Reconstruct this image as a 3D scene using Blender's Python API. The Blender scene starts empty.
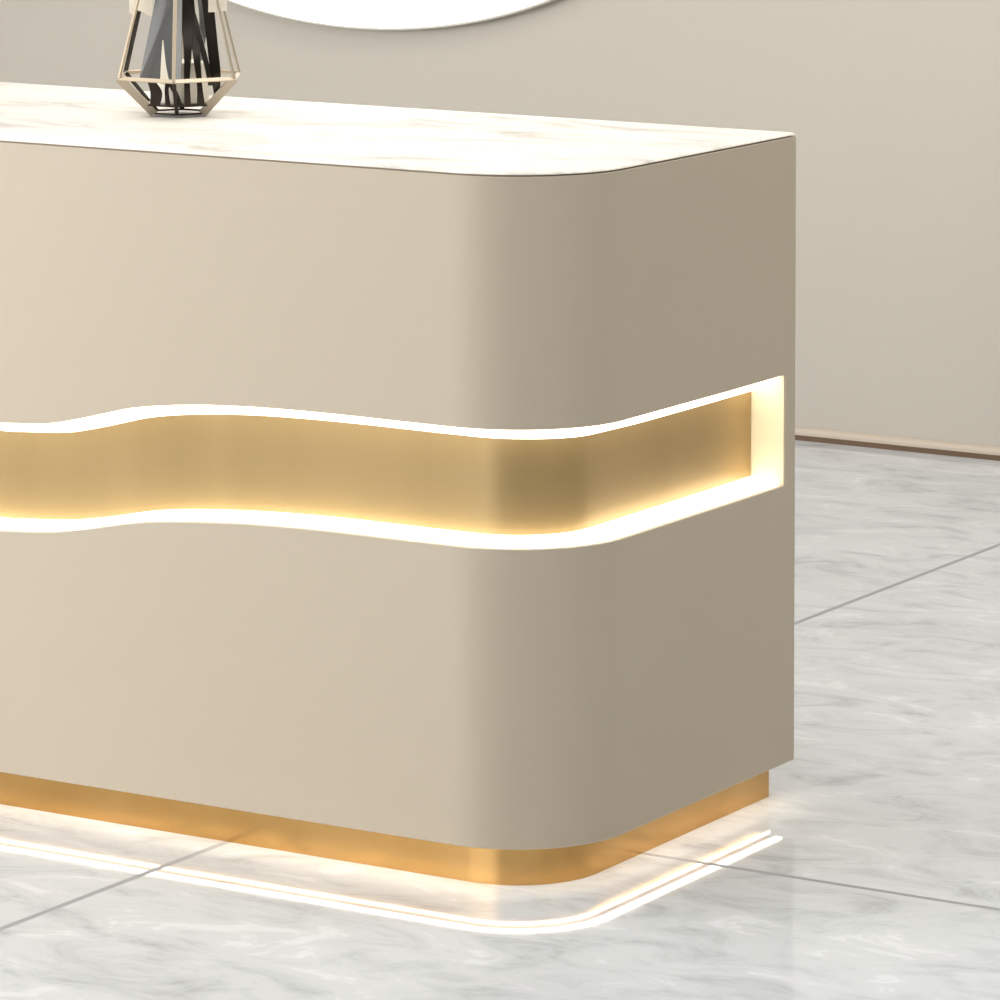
import bpy, bmesh, math, random
from mathutils import Vector
random.seed(4)
C = bpy.context.scene.collection
PI = math.pi

# ------------------------------------------------------------ helpers
def link(name, bm, mat, parent=None, smooth=True, angle=30):
    me = bpy.data.meshes.new(name)
    bmesh.ops.recalc_face_normals(bm, faces=bm.faces)
    bm.to_mesh(me); bm.free()
    if smooth:
        for p in me.polygons: p.use_smooth = True
        me.set_sharp_from_angle(angle=math.radians(angle))
    me.materials.append(mat)
    o = bpy.data.objects.new(name, me); C.objects.link(o)
    if parent: o.parent = parent
    return o

def add_box(bm, x0, x1, y0, y1, z0, z1):
    v = [bm.verts.new((x, y, z)) for x in (x0, x1) for y in (y0, y1) for z in (z0, z1)]
    for f in ((0,1,3,2),(4,6,7,5),(0,4,5,1),(2,3,7,6),(0,2,6,4),(1,5,7,3)):
        bm.faces.new([v[i] for i in f])

def add_bar(bm, a, b, w, t, out=None, taper=1.0):
    """flat bar from a to b, w wide, t thick along the direction out"""
    a, b = Vector(a), Vector(b)
    d = (b-a).normalized()
    n = Vector(out) if out is not None else Vector((0,0,1))
    n = (n - d*n.dot(d))
    if n.length < 1e-5: n = d.orthogonal()
    n.normalize(); s = d.cross(n)
    vs = []
    for p, k in ((a, 1.0), (b, taper)):
        for u, v in ((-1,-1),(1,-1),(1,1),(-1,1)):
            vs.append(bm.verts.new(p + s*(u*w*k/2) + n*(v*t*k/2)))
    for f in ((0,1,2,3),(7,6,5,4),(0,4,5,1),(1,5,6,2),(2,6,7,3),(3,7,4,0)):
        bm.faces.new([vs[i] for i in f])

def mat(name, base, rough=.5, metal=0, spec=.5, coat=0, aniso=0):
    m = bpy.data.materials.new(name); m.use_nodes = True
    b = m.node_tree.nodes['Principled BSDF']
    b.inputs['Base Color'].default_value = (*base, 1)
    b.inputs['Roughness'].default_value = rough
    b.inputs['Metallic'].default_value = metal
    b.inputs['Specular IOR Level'].default_value = spec
    b.inputs['Coat Weight'].default_value = coat
    b.inputs['Anisotropic'].default_value = aniso
    return m

def glow(name, col, st):
    m = mat(name, (.9,.88,.82), .5)
    b = m.node_tree.nodes['Principled BSDF']
    b.inputs['Emission Color'].default_value = (*col, 1)
    b.inputs['Emission Strength'].default_value = st
    return m

def N(m, t, **k):
    n = m.node_tree.nodes.new(t)
    for a, v in k.items():
        if a in n.inputs: n.inputs[a].default_value = v
        else: setattr(n, a, v)
    return n

def ramp(m, fac, stops):
    r = N(m, 'ShaderNodeValToRGB')
    e = r.color_ramp.elements
    while len(e) < len(stops): e.new(.5)
    for el, (p, c) in zip(e, stops):
        el.position = p; el.color = (*c, 1) if not isinstance(c, float) else (c, c, c, 1)
    m.node_tree.links.new(fac, r.inputs[0])
    return r

# ------------------------------------------------------------ materials
M_body = mat('beige_lacquer', (.56,.478,.372), .42, spec=.4)
M_cream = mat('cream_lining', (.78,.69,.53), .45)
M_wall = mat('wall_paint', (.50,.46,.40), .9, spec=.2)
M_ceil = mat('ceiling_paint', (.8,.78,.75), .9)
M_led = glow('led_niche', (1,.88,.68), 3.8)
M_ledf = glow('led_plinth', (1,.92,.80), 8.0)
M_lamp = glow('lamp_face', (1,.97,.90), 1.6)
M_frame = mat('lamp_rim', (.50,.47,.42), .5, metal=.2)
M_base = mat('dark_bronze', (.13,.075,.04), .5, metal=.2)
M_mould = mat('beige_moulding', (.50,.42,.34), .45)
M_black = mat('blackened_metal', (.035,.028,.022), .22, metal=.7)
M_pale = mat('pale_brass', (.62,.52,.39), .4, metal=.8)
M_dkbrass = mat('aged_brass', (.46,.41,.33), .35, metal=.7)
M_candle = mat('cream_wax', (.88,.82,.70), .6)

def gold(name, c0, c1, rough, metal):
    m = mat(name, c0, rough, metal)
    nt = m.node_tree; L = nt.links; b = nt.nodes['Principled BSDF']
    tc = N(m, 'ShaderNodeTexCoord'); mp = N(m, 'ShaderNodeMapping')
    mp.inputs['Scale'].default_value = (3, 3, .15)
    L.new(tc.outputs['Object'], mp.inputs[0])
    n = N(m, 'ShaderNodeTexNoise'); n.inputs['Scale'].default_value = 2; n.inputs['Detail'].default_value = 4
    L.new(mp.outputs[0], n.inputs['Vector'])
    r = ramp(m, n.outputs[0], [(.35, c0), (.65, c1)])
    L.new(r.outputs[0], b.inputs['Base Color'])
    return m
M_gold = gold('satin_gold', (.355,.25,.112), (.40,.288,.135), .34, .5)
M_gold2 = gold('polished_gold', (.60,.345,.115), (.68,.41,.155), .22, 1.0)

# marble counter
M_top = mat('cream_marble', (.85,.8,.7), .45, spec=.35)
def marble_top(m):
    nt = m.node_tree; L = nt.links; b = nt.nodes['Principled BSDF']
    tc = N(m, 'ShaderNodeTexCoord'); mp = N(m, 'ShaderNodeMapping')
    mp.inputs['Scale'].default_value = (1.6, 4.2, 1)
    L.new(tc.outputs['Object'], mp.inputs[0])
    n = N(m, 'ShaderNodeTexNoise'); n.inputs['Scale'].default_value = 2.6; n.inputs['Detail'].default_value = 6
    n.inputs['Roughness'].default_value = .62; n.inputs['Distortion'].default_value = .6
    L.new(mp.outputs[0], n.inputs['Vector'])
    r = ramp(m, n.outputs[0], [(.32, (.48,.445,.40)), (.42, (.65,.60,.54)), (.50, (.78,.725,.65)), (.75, (.84,.785,.71))])
    L.new(r.outputs[0], b.inputs['Base Color'])
marble_top(M_top)

# floor slabs
M_floor = mat('grey_marble_slabs', (.6,.6,.6), .12, spec=.32)
def floor_mat(m):
    nt = m.node_tree; L = nt.links; b = nt.nodes['Principled BSDF']
    tc = N(m, 'ShaderNodeTexCoord'); 
    mp = N(m, 'ShaderNodeMapping'); mp.inputs['Rotation'].default_value = (0, 0, -.45)
    mp.inputs['Scale'].default_value = (1.2, 2.2, 1)
    L.new(tc.outputs['Object'], mp.inputs[0])
    n = N(m, 'ShaderNodeTexNoise'); n.inputs['Scale'].default_value = 5.0; n.inputs['Detail'].default_value = 9
    n.inputs['Roughness'].default_value = .66; n.inputs['Distortion'].default_value = .9
    L.new(mp.outputs[0], n.inputs['Vector'])
    r = ramp(m, n.outputs[0], [(.28, (.40,.41,.42)), (.42, (.54,.555,.565)), (.52, (.61,.625,.635)), (.58, (.62,.63,.64)), (.64, (.72,.73,.74)), (.72, (.62,.635,.645))])
    n2 = N(m, 'ShaderNodeTexNoise'); n2.inputs['Scale'].default_value = 1.3; n2.inputs['Detail'].default_value = 3
    L.new(mp.outputs[0], n2.inputs['Vector'])
    r2 = ramp(m, n2.outputs[0], [(.35, (.87,.885,.90)), (.65, (.965,.985,1.0))])
    mul = N(m, 'ShaderNodeMix', data_type='RGBA', blend_type='MULTIPLY'); mul.inputs[0].default_value = 1
    L.new(r.outputs[0], mul.inputs[6]); L.new(r2.outputs[0], mul.inputs[7])
    # grout
    sp = N(m, 'ShaderNodeSeparateXYZ'); L.new(tc.outputs['Object'], sp.inputs[0])
    def gr(sock, off, size, half):
        a = N(m, 'ShaderNodeMath', operation='ADD'); a.inputs[1].default_value = -off + size*20 + size/2
        L.new(sock, a.inputs[0])
        mo = N(m, 'ShaderNodeMath', operation='MODULO'); mo.inputs[1].default_value = size; L.new(a.outputs[0], mo.inputs[0])
        s = N(m, 'ShaderNodeMath', operation='SUBTRACT'); s.inputs[1].default_value = size/2; L.new(mo.outputs[0], s.inputs[0])
        ab = N(m, 'ShaderNodeMath', operation='ABSOLUTE'); L.new(s.outputs[0], ab.inputs[0])
        lt = N(m, 'ShaderNodeMath', operation='LESS_THAN'); lt.inputs[1].default_value = half; L.new(ab.outputs[0], lt.inputs[0])
        return lt
    gx = gr(sp.outputs[0], -.582, 1.6, .006); gy = gr(sp.outputs[1], .30, 3.2, .006)
    mx = N(m, 'ShaderNodeMath', operation='MAXIMUM'); L.new(gx.outputs[0], mx.inputs[0]); L.new(gy.outputs[0], mx.inputs[1])
    mix = N(m, 'ShaderNodeMix', data_type='RGBA'); L.new(mx.outputs[0], mix.inputs[0])
    L.new(mul.outputs[2], mix.inputs[6]); mix.inputs[7].default_value = (.31,.315,.32,1)
    L.new(mix.outputs[2], b.inputs['Base Color'])
    # a worn polish: roughness varies a little
    rr = ramp(m, n.outputs[0], [(.3, .02), (.7, .03)]); 
    mr = N(m, 'ShaderNodeMath', operation='MAXIMUM'); L.new(rr.outputs[0], mr.inputs[0]); L.new(mx.outputs[0], mr.inputs[1])
    L.new(mr.outputs[0], b.inputs['Roughness'])
    return m
floor_mat(M_floor)

M_smoke = mat('smoked_glass', (.115,.115,.11), .22)
_b = M_smoke.node_tree.nodes['Principled BSDF']
_b.inputs['Transmission Weight'].default_value = .25
_b.inputs['IOR'].default_value = 1.45
M_smoke2 = mat('grey_glass', (.36,.36,.35), .15, metal=.5)

# ------------------------------------------------------------ the setting
W = 3.434
XL, XR, YF, H = -6.0, 5.5, -8.0, 3.2
def struct(name, box, m):
    bm = bmesh.new(); add_box(bm, *box); o = link(name, bm, m, smooth=False); o['kind'] = 'structure'; return o
struct('floor', (XL-.1, XR+.1, YF-.1, W+.1, -.1, 0), M_floor)
struct('ceiling', (XL-.1, XR+.1, YF-.1, W+.1, H, H+.1), M_ceil)
struct('wall_back', (XL-.1, XR+.1, W, W+.1, 0, H), M_wall)
struct('wall_left', (XL-.1, XL, YF, W, 0, H), M_wall)
struct('wall_right', (XR, XR+.1, YF, W, 0, H), M_wall)
struct('wall_front', (XL-.1, XR+.1, YF-.1, YF, 0, H), M_wall)

struct('baseboard_back', (XL, XR, W-.010, W, 0, .0115), M_base)
def moulding():
    bm = bmesh.new()
    prof = [(0, .0115), (-.011, .0115)] + [(-.011*math.cos(i/8*PI/2), .017+.010*math.sin(i/8*PI/2)) for i in range(9)]
    rows = [[bm.verts.new((x, W+y, z)) for y, z in prof] for x in (XL, XR)]
    for i in range(len(prof)-1):
        bm.faces.new((rows[0][i], rows[0][i+1], rows[1][i+1], rows[1][i]))
    bm.faces.new(rows[0]); bm.faces.new(rows[1][::-1])
    o = link('trim_1', bm, M_mould, angle=40); o['kind'] = 'structure'
moulding()

# ------------------------------------------------------------ reception desk
R, D, LEN = .172, .68, 2.6
ZB, INS = .061, .042           # body underside, plinth inset
ZTOP = .9942
YN = .650                      # where the niche ends on the sides
DN = .058                      # niche depth

TOPC = [(-1.31,.577),(-.98,.5785),(-.9571,.580),(-.87,.587),(-.8195,.5974),(-.776,.6085),(-.717,.6232),(-.63,.6350),(-.543,.6414),(-.46,.6442),(-.375,.6452),(-.25,.6448),(-.172,.6447)]
BOTC = [(-1.31,.4165),(-.98,.4188),(-.9571,.4205),(-.87,.4275),(-.807,.4376),(-.718,.4560),(-.66,.4640),(-.544,.4733),(-.46,.4770),(-.375,.4788),(-.25,.4790),(-.172,.4795)]
def interp(tab, x):
    if x >= tab[-1][0]: return tab[-1][1]
    n = len(tab)
    for i in range(n-1):
        if tab[i][0] <= x <= tab[i+1][0]:
            def sl(j):
                if j <= 0 or j >= n-1: return 0.0
                return (tab[j+1][1]-tab[j-1][1])/(tab[j+1][0]-tab[j-1][0])
            h = tab[i+1][0]-tab[i][0]; t = (x-tab[i][0])/h
            a, b = tab[i][1], tab[i+1][1]
            return ((2*t**3-3*t*t+1)*a + (t**3-2*t*t+t)*h*sl(i) + (-2*t**3+3*t*t)*b + (t**3-t*t)*h*sl(i+1))
    return tab[0][1]
def zlim(P):
    x = P[0]
    if x < -LEN/2: x = -LEN - x
    zt, zl = interp(TOPC, x), interp(BOTC, x)
    # sides: tiny drift measured on the right return
    if x > -R: f = max(0, min(1, P[1]/.45)); zt -= .0022*f; zl -= .001*f
    return zl, zt

def loop_pts():
    """(point, inward offset vector) from the back right corner round the front to the back left"""
    half = []
    ys = [D, YN] + [YN - (YN-R)*i/20 for i in range(1, 20)]
    for y in ys:
        half.append(((0, y), (-1, -1) if y == D else (-1, 0)))
    for i in range(33):
        a = i/32*PI/2
        half.append(((-R+R*math.cos(a), R-R*math.sin(a)), (-math.cos(a), math.sin(a))))
    n = 110
    for i in range(1, n+1):
        half.append(((-R - (LEN/2-R)*i/n, 0), (0, 1)))
    other = [((-LEN-p[0], p[1]), (-o[0], o[1])) for p, o in half[:-1]][::-1]
    return half + other
LP = loop_pts()
def at(k, off):
    (x, y), (ox, oy) = LP[k]
    return x + ox*off, y + oy*off
NI = [k for k, (p, o) in enumerate(LP) if p[1] <= YN + 1e-6]     # niche range
K0, K1 = NI[0], NI[-1]

def at_base(k, off):
    """like at(), but the back ends stay flush with the back of the desk"""
    (x, y), (ox, oy) = LP[k]
    return x + ox*off, (y if k in (0, len(LP)-1) else y + oy*off)

def body():
    bm = bmesh.new(); cols = []
    def col(k, niche):
        zl, zt = zlim(LP[k][0]); d = DN if niche else 0; c = .0012 if niche else 0
        prof = [(.0015, ZB), (0, ZB+.0015), (0, zl-c), (c, zl), (d, zl), (d, zt), (c, zt), (0, zt+c),
                (0, ZTOP-.0012), (.0012, ZTOP), (.006, ZTOP), (.006, .9962)]
        return [bm.verts.new((*at(k, o), z)) for o, z in prof]
    for k in range(len(LP)):
        if k == K0: cols += [col(k, False), col(k, True)]
        elif k == K1: cols += [col(k, True), col(k, False)]
        else: cols.append(col(k, K0 < k < K1))
    m = len(cols[0])
    for a in range(len(cols)):
        b = (a+1) % len(cols)
        for i in range(m-1):
            bm.faces.new((cols[a][i], cols[b][i], cols[b][i+1], cols[a][i+1]))
    bm.faces.new([c[0] for c in cols][::-1]); bm.faces.new([c[-1] for c in cols])
    bmesh.ops.remove_doubles(bm, verts=bm.verts, dist=1e-6)
    bmesh.ops.dissolve_degenerate(bm, edges=bm.edges, dist=1e-6)
    return bm

def sweep_closed(prof, at=at):
    """closed loop round the whole desk, prof = [(off, z)], capped"""
    bm = bmesh.new()
    cols = [[bm.verts.new((*at(k, o), z)) for o, z in prof] for k in range(len(LP)) if True]
    n = len(cols)
    for a in range(n):
        b = (a+1) % n
        for i in range(len(prof)-1):
            bm.faces.new((cols[a][i], cols[b][i], cols[b][i+1], cols[a][i+1]))
    bm.faces.new([c[0] for c in cols][::-1]); bm.faces.new([c[-1] for c in cols])
    return bm

def sweep_open(proff, ka, kb, trim=0, at=at):
    """closed cross-section proff(k) swept from loop index ka to kb, ends capped"""
    bm = bmesh.new(); cols = []
    for k in range(ka, kb+1):
        pr = proff(k); row = []
        for o, z in pr:
            x, y = at(k, o)
            if k in (ka, kb): y -= trim
            row.append(bm.verts.new((x, y, z)))
        cols.append(row)
    m = len(cols[0])
    for a in range(len(cols)-1):
        for i in range(m):
            j = (i+1) % m
            bm.faces.new((cols[a][i], cols[a+1][i], cols[a+1][j], cols[a][j]))
    bm.faces.new(cols[0][::-1]); bm.faces.new(cols[-1])
    return bm

desk = bpy.data.objects.new('reception_desk', None); C.objects.link(desk)
desk['label'] = 'long beige reception desk with rounded corner and glowing wavy gold niche'
desk['category'] = 'desk'
bo = link('body', body(), M_body, desk, angle=35)
ct = link('countertop', sweep_closed([(.001,.9962),(0,.9966),(.0006,.9978),(.0045,1.0)]), M_top, desk, angle=35)
ct['label'] = 'cream marble countertop with faint grey veins'
# plinth: inset base
pb = link('plinth', sweep_closed([(INS, 0.0), (INS, ZB)], at_base), M_gold2, desk, angle=35)
pb['label'] = 'recessed golden metal plinth'
# LED profiles
s1 = link('light_strip', sweep_open(lambda k: [(.020,ZB+.0005),(.020,ZB-.003),(.031,ZB-.003),(.031,ZB+.0005)], 0, len(LP)-1, 0, at_base), M_ledf, desk, angle=35)
s2 = link('light_strip', sweep_open(lambda k: [(INS-.002,ZB-.0055),(INS-.002,ZB-.0095),(INS+.001,ZB-.0095),(INS+.001,ZB-.0055)], 0, len(LP)-1, 0, at_base), M_ledf, desk, angle=35)
s1['label'] = 'glowing strip under the edge of the desk body'; s2['label'] = 'glowing strip along the top of the plinth'
# niche
gp = link('niche_panel', sweep_open(lambda k: [(DN-.003, zlim(LP[k][0])[0]+.0005),(DN-.003, zlim(LP[k][0])[1]-.0005),(DN, zlim(LP[k][0])[1]-.0005),(DN, zlim(LP[k][0])[0]+.0005)], K0, K1, .0065), M_gold, desk, angle=35)
gp['label'] = 'satin gold back panel of the niche'
def strip_top(k):
    zl, zt = zlim(LP[k][0]); a, b = DN-.011, DN-.003
    f = max(0, min(1, LP[k][0][1]/.30)); h = .0205 + .006*f  # strip deepens along the sides to stand in for glow there
    return [(b, zt), (.008, zt), (.008, zt-.003), (a, zt-.004), (a, zt-h*.7), (a+.004, zt-h), (b, zt-h)]  # glowing lip across the niche ceiling, unseen, added to light the gold
def strip_bot(k):
    zl, zt = zlim(LP[k][0]); a, b = .008, DN-.003
    return [(b, zl), (a, zl), (a, zl+.003), (b-.006, zl+.004), (b-.003, zl+.009), (b, zl+.009)]
a1 = link('niche_light', sweep_open(strip_top, K0, K1, .0045), M_led, desk, angle=35); a1['label'] = 'upper wavy light strip of the niche'
a2 = link('niche_light', sweep_open(strip_bot, K0, K1, .0045), M_led, desk, angle=35); a2['label'] = 'lower wavy light strip of the niche'
for side in (0, 1):
    bm = bmesh.new(); zl, zt = zlim((0, YN))
    x0, x1 = -DN+.001, -.0015
    if side: x0, x1 = -LEN-x1, -LEN-x0
    add_box(bm, x0, x1, YN-.003, YN, zl+.0005, zt-.0005)
    o = link('niche_end_panel', bm, M_cream, desk, smooth=False)
    o['label'] = 'cream lit end of the niche'

# ------------------------------------------------------------ oval wall light
def oval():
    root = bpy.data.objects.new('wall_light', None); C.objects.link(root)
    cx, cz, a, b = -2.55, 1.335, .875, .497
    root.location = (cx, W, cz)
    root['label'] = 'large oval glowing white wall light above the desk, cut off by top of view'
    root['category'] = 'wall light'
    def disc(off, y0, y1, bev):
        bm = bmesh.new(); n = 120; rows = []
        for o, y in ((off, y0), (off, y1+bev), (off+bev, y1)):
            rows.append([bm.verts.new(((a-o)*math.cos(2*PI*i/n), y, (b-o)*math.sin(2*PI*i/n))) for i in range(n)])
        for r in range(2):
            for i in range(n):
                j = (i+1) % n
                bm.faces.new((rows[r][i], rows[r][j], rows[r+1][j], rows[r+1][i]))
        bm.faces.new(rows[0]); bm.faces.new(rows[-1][::-1])
        return bm
    link('rim', disc(0, -.001, -.030, .002), M_frame, root)
    link('diffuser', disc(.006, -.028, -.034, .002), M_lamp, root)
oval()

# ------------------------------------------------------------ geometric lantern on the counter
def lantern():
    YAW = .5515
    X0, Y0, Z0 = -.9178, .4006, 1.0
    root = bpy.data.objects.new('geometric_lantern', None); C.objects.link(root)
    root.location = (X0, Y0, Z0)
    root['label'] = 'faceted brass wire lantern with smoked glass standing on the marble countertop'
    root['category'] = 'lantern'
    base = -PI/2 + YAW + math.radians(-1)
    def hx(r, z, k):
        a = base + k*PI/3
        return Vector((r*math.cos(a), r*math.sin(a), z))
    rings = [(.0425, .005), (.101, .061), (.066, .190), (.040, .262), (.056, .300)]
    FRONT = (0, 1, 5)
    for k in range(6):
        out = hx(1, 0, k)
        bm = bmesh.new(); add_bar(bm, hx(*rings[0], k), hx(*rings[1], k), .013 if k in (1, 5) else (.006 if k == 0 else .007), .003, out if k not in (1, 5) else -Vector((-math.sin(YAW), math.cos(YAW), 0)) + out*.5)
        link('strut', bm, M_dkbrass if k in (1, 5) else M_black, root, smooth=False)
        bm = bmesh.new()
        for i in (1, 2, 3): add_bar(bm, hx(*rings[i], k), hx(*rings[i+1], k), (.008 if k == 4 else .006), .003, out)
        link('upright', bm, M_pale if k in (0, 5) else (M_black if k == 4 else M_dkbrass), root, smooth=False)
    for i in (0, 1, 2, 4):
        r, z = rings[i]; bm = bmesh.new()
        for k in range(6):
            a, b = hx(r, z, k), hx(r, z, (k+1) % 6)
            add_bar(bm, a, b, (.0025, .006, .004, 0, .006)[i], .0025, (a+b)/2)
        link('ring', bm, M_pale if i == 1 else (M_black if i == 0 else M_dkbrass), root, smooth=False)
    # dark plate inside, on the struts
    bm = bmesh.new()
    v0 = [bm.verts.new(hx(.056, .017, k)) for k in range(6)]; v1 = [bm.verts.new(hx(.056, .020, k)) for k in range(6)]
    for k in range(6): bm.faces.new((v0[k], v0[(k+1)%6], v1[(k+1)%6], v1[k]))
    bm.faces.new(v0[::-1]); bm.faces.new(v1)
    link('plate', bm, M_black, root, smooth=False)
    # candle on the plate
    bm = bmesh.new(); n = 40
    cr = [[bm.verts.new((.005+r*math.cos(2*PI*i/n), .003+r*math.sin(2*PI*i/n), z)) for i in range(n)] for r, z in ((.038,.020),(.040,.022),(.040,.080),(.038,.083),(.026,.081))]
    for q in range(4):
        for i in range(n): bm.faces.new((cr[q][i], cr[q][(i+1)%n], cr[q+1][(i+1)%n], cr[q+1][i]))
    bm.faces.new(cr[0][::-1]); bm.faces.new(cr[-1])
    link('candle', bm, M_candle, root)
    # tapered smoked panes, closed on the left half and open to the right
    rt = Vector((math.cos(YAW), math.sin(YAW), 0)); fw = Vector((-math.sin(YAW), math.cos(YAW), 0))
    def pt(x, d, z): return rt*(x+.006) + fw*d + Vector((0, 0, z))
    def pane(q, th):
        bm = bmesh.new(); n = ((q[1]-q[0]).cross(q[3]-q[0])).normalized()*th
        a = [bm.verts.new(v) for v in q]; b = [bm.verts.new(v+n) for v in q]
        bm.faces.new(a[::-1]); bm.faces.new(b)
        for i in range(4): bm.faces.new((a[i], a[(i+1)%4], b[(i+1)%4], b[i]))
        return bm
    link('glass_pane', pane([pt(-.064,-.030,.058), pt(-.014,-.060,.058), pt(-.010,-.026,.190), pt(-.038,-.006,.190)], .002), M_smoke, root, smooth=False)
    link('glass_pane', pane([pt(-.013,-.060,.058), pt(.002,-.064,.058), pt(.001,-.028,.190), pt(-.009,-.026,.190)], .002), M_smoke2, root, smooth=False)
    # dark feet on the plate, and strips imitating reflections in the glass
    def foot_or_reflection(pts, w, m):
        bm = bmesh.new(); rows = []
        # smooth the run of points
        sm = []
        for i in range(len(pts)-1):
            p0 = pts[max(i-1,0)]; p1 = pts[i]; p2 = pts[i+1]; p3 = pts[min(i+2, len(pts)-1)]
            for t in [j/6 for j in range(6)]:
                sm.append([.5*((2*b)+(-a+c)*t+(2*a-5*b+4*c-d)*t*t+(-a+3*b-3*c+d)*t**3) for a, b, c, d in zip(p0, p1, p2, p3)])
        sm.append(list(pts[-1]))
        for x, d, z, k in sm:
            c = pt(x, d, z)
            rows.append([bm.verts.new(c+rt*(s*w*k/2)+fw*(q*.0012)) for s, q in ((-1,-1),(1,-1),(1,1),(-1,1))])
        for a, b in zip(rows, rows[1:]):
            for i in range(4): bm.faces.new((a[i], a[(i+1)%4], b[(i+1)%4], b[i]))
        bm.faces.new(rows[0][::-1]); bm.faces.new(rows[-1])
        link('foot_or_reflection', bm, m, root, angle=50)
    foot_or_reflection([(-.040,-.046,.020,1.3),(-.038,-.047,.040,1.5),(-.046,-.048,.058,1.0)], .012, M_black)
    foot_or_reflection([(-.020,-.048,.020,.9),(-.022,-.048,.045,.7),(-.017,-.048,.062,1.2)], .009, M_black)
    foot_or_reflection([(-.003,-.052,.020,1.4),(-.008,-.052,.038,1.0),(-.016,-.052,.056,1.1),(-.013,-.052,.075,.5)], .008, M_black)
    foot_or_reflection([(.010,-.050,.020,1.1),(.009,-.050,.06,1),(.010,-.045,.10,1.3),(.008,-.03,.15,2.0),(.004,-.02,.21,1.8)], .009, M_black)
    foot_or_reflection([(.030,-.048,.020,1.4),(.028,-.048,.05,.9),(.024,-.045,.09,1.2),(.019,-.03,.13,1.6),(.014,-.02,.165,1.2),(.012,-.01,.21,1)], .009, M_black)
    foot_or_reflection([(.053,-.02,.026,.6),(.051,-.025,.065,1.4),(.046,-.02,.11,1.5),(.040,-.01,.16,1.6),(.034,0,.21,1.6)], .011, M_black)
    foot_or_reflection([(.044,-.045,.050,.8),(.040,-.045,.075,1.0),(.028,-.035,.12,1.1),(.017,-.025,.155,1.2),(.009,-.02,.18,1),(.004,-.02,.21,1)], .008, M_black)
    foot_or_reflection([(.022,.02,.060,1.2),(.026,.02,.10,1),(.030,.02,.15,1.3),(.022,.02,.20,1)], .010, M_smoke2)
    foot_or_reflection([(-.024,-.066,.060,2.2),(-.026,-.062,.085,1.2),(-.027,-.056,.120,.2)], .006, M_candle)  # bright highlight on the pane put in as a cream sliver
    # cream tabs hanging from the upper ring
    for x0, x1, z0, z1, d in ((-.082,-.074,.153,.186,-.0),(-.074,-.066,.160,.186,-.004),(-.066,-.057,.157,.186,-.006),(-.057,-.046,.152,.190,-.01),(.040,.052,.160,.196,-.02),(.055,.067,.160,.196,0)):
        link('cream_tab', pane([pt(x0,d,z0+.004*(x0<-.05)), pt(x1,d,z0), pt(x1,d,z1), pt(x0,d,z1)], .003), M_candle, root, smooth=False)
    return root
lantern()

# ------------------------------------------------------------ camera
cam = bpy.data.cameras.new('camera'); co = bpy.data.objects.new('camera', cam); C.objects.link(co)
co.location = (3.2252, -5.3981, 1.7403)
co.rotation_euler = (PI/2 - .0552, 0, .5515)
cam.sensor_width = 36; cam.lens = 4665.3/1000*36; cam.shift_y = -.6115
cam.clip_start = .05; cam.clip_end = 100
bpy.context.scene.camera = co

# ------------------------------------------------------------ light
def area(name, loc, target, sx, sy, power, col=(1,1,1)):
    l = bpy.data.lights.new(name, 'AREA'); l.shape = 'RECTANGLE'; l.size = sx; l.size_y = sy
    l.energy = power; l.color = col
    o = bpy.data.objects.new(name, l); C.objects.link(o); o.location = loc
    o.rotation_euler = (Vector(target)-Vector(loc)).to_track_quat('-Z', 'Y').to_euler()
    return o
area('unseen_soft_light', (-4.9, -2.0, 1.6), (-1.2, 0, .6), 2.0, 2.0, 205, (.985, .99, 1))  # unseen key light added at the left to brighten the desk front
area('unseen_soft_light', (-2.0, -7.6, 1.7), (-.8, 0, .5), 5.4, 2.7, 128, (.985, .99, 1))  # unseen fill added in front to keep the rounded corner lit
area('unseen_overhead_light', (-.5, .3, 3.1), (-.5, .3, 0), 2.0, 1.0, 30, (1, .98, .95))  # unseen light added over the counter to brighten its top
area('unseen_overhead_light', (1.6, -1.3, 3.1), (1.6, -1.3, 0), 3.0, 3.0, 40, (.95, .98, 1))  # unseen cool light added to brighten and even out the floor

area('unseen_overhead_light', (.6, 2.2, 3.15), (.6, 3.0, 0), 4.0, .8, 78, (1, .98, .95))  # unseen light added to brighten the back wall
w = bpy.data.worlds.new('world'); bpy.context.scene.world = w; w.use_nodes = True
w.node_tree.nodes['Background'].inputs[0].default_value = (1, .99, .97, 1)
w.node_tree.nodes['Background'].inputs[1].default_value = .3
vs = bpy.context.scene.view_settings
vs.view_transform = 'Standard'; vs.look = 'None'; vs.gamma = 1; vs.exposure = 0.0; vs.use_curve_mapping = False
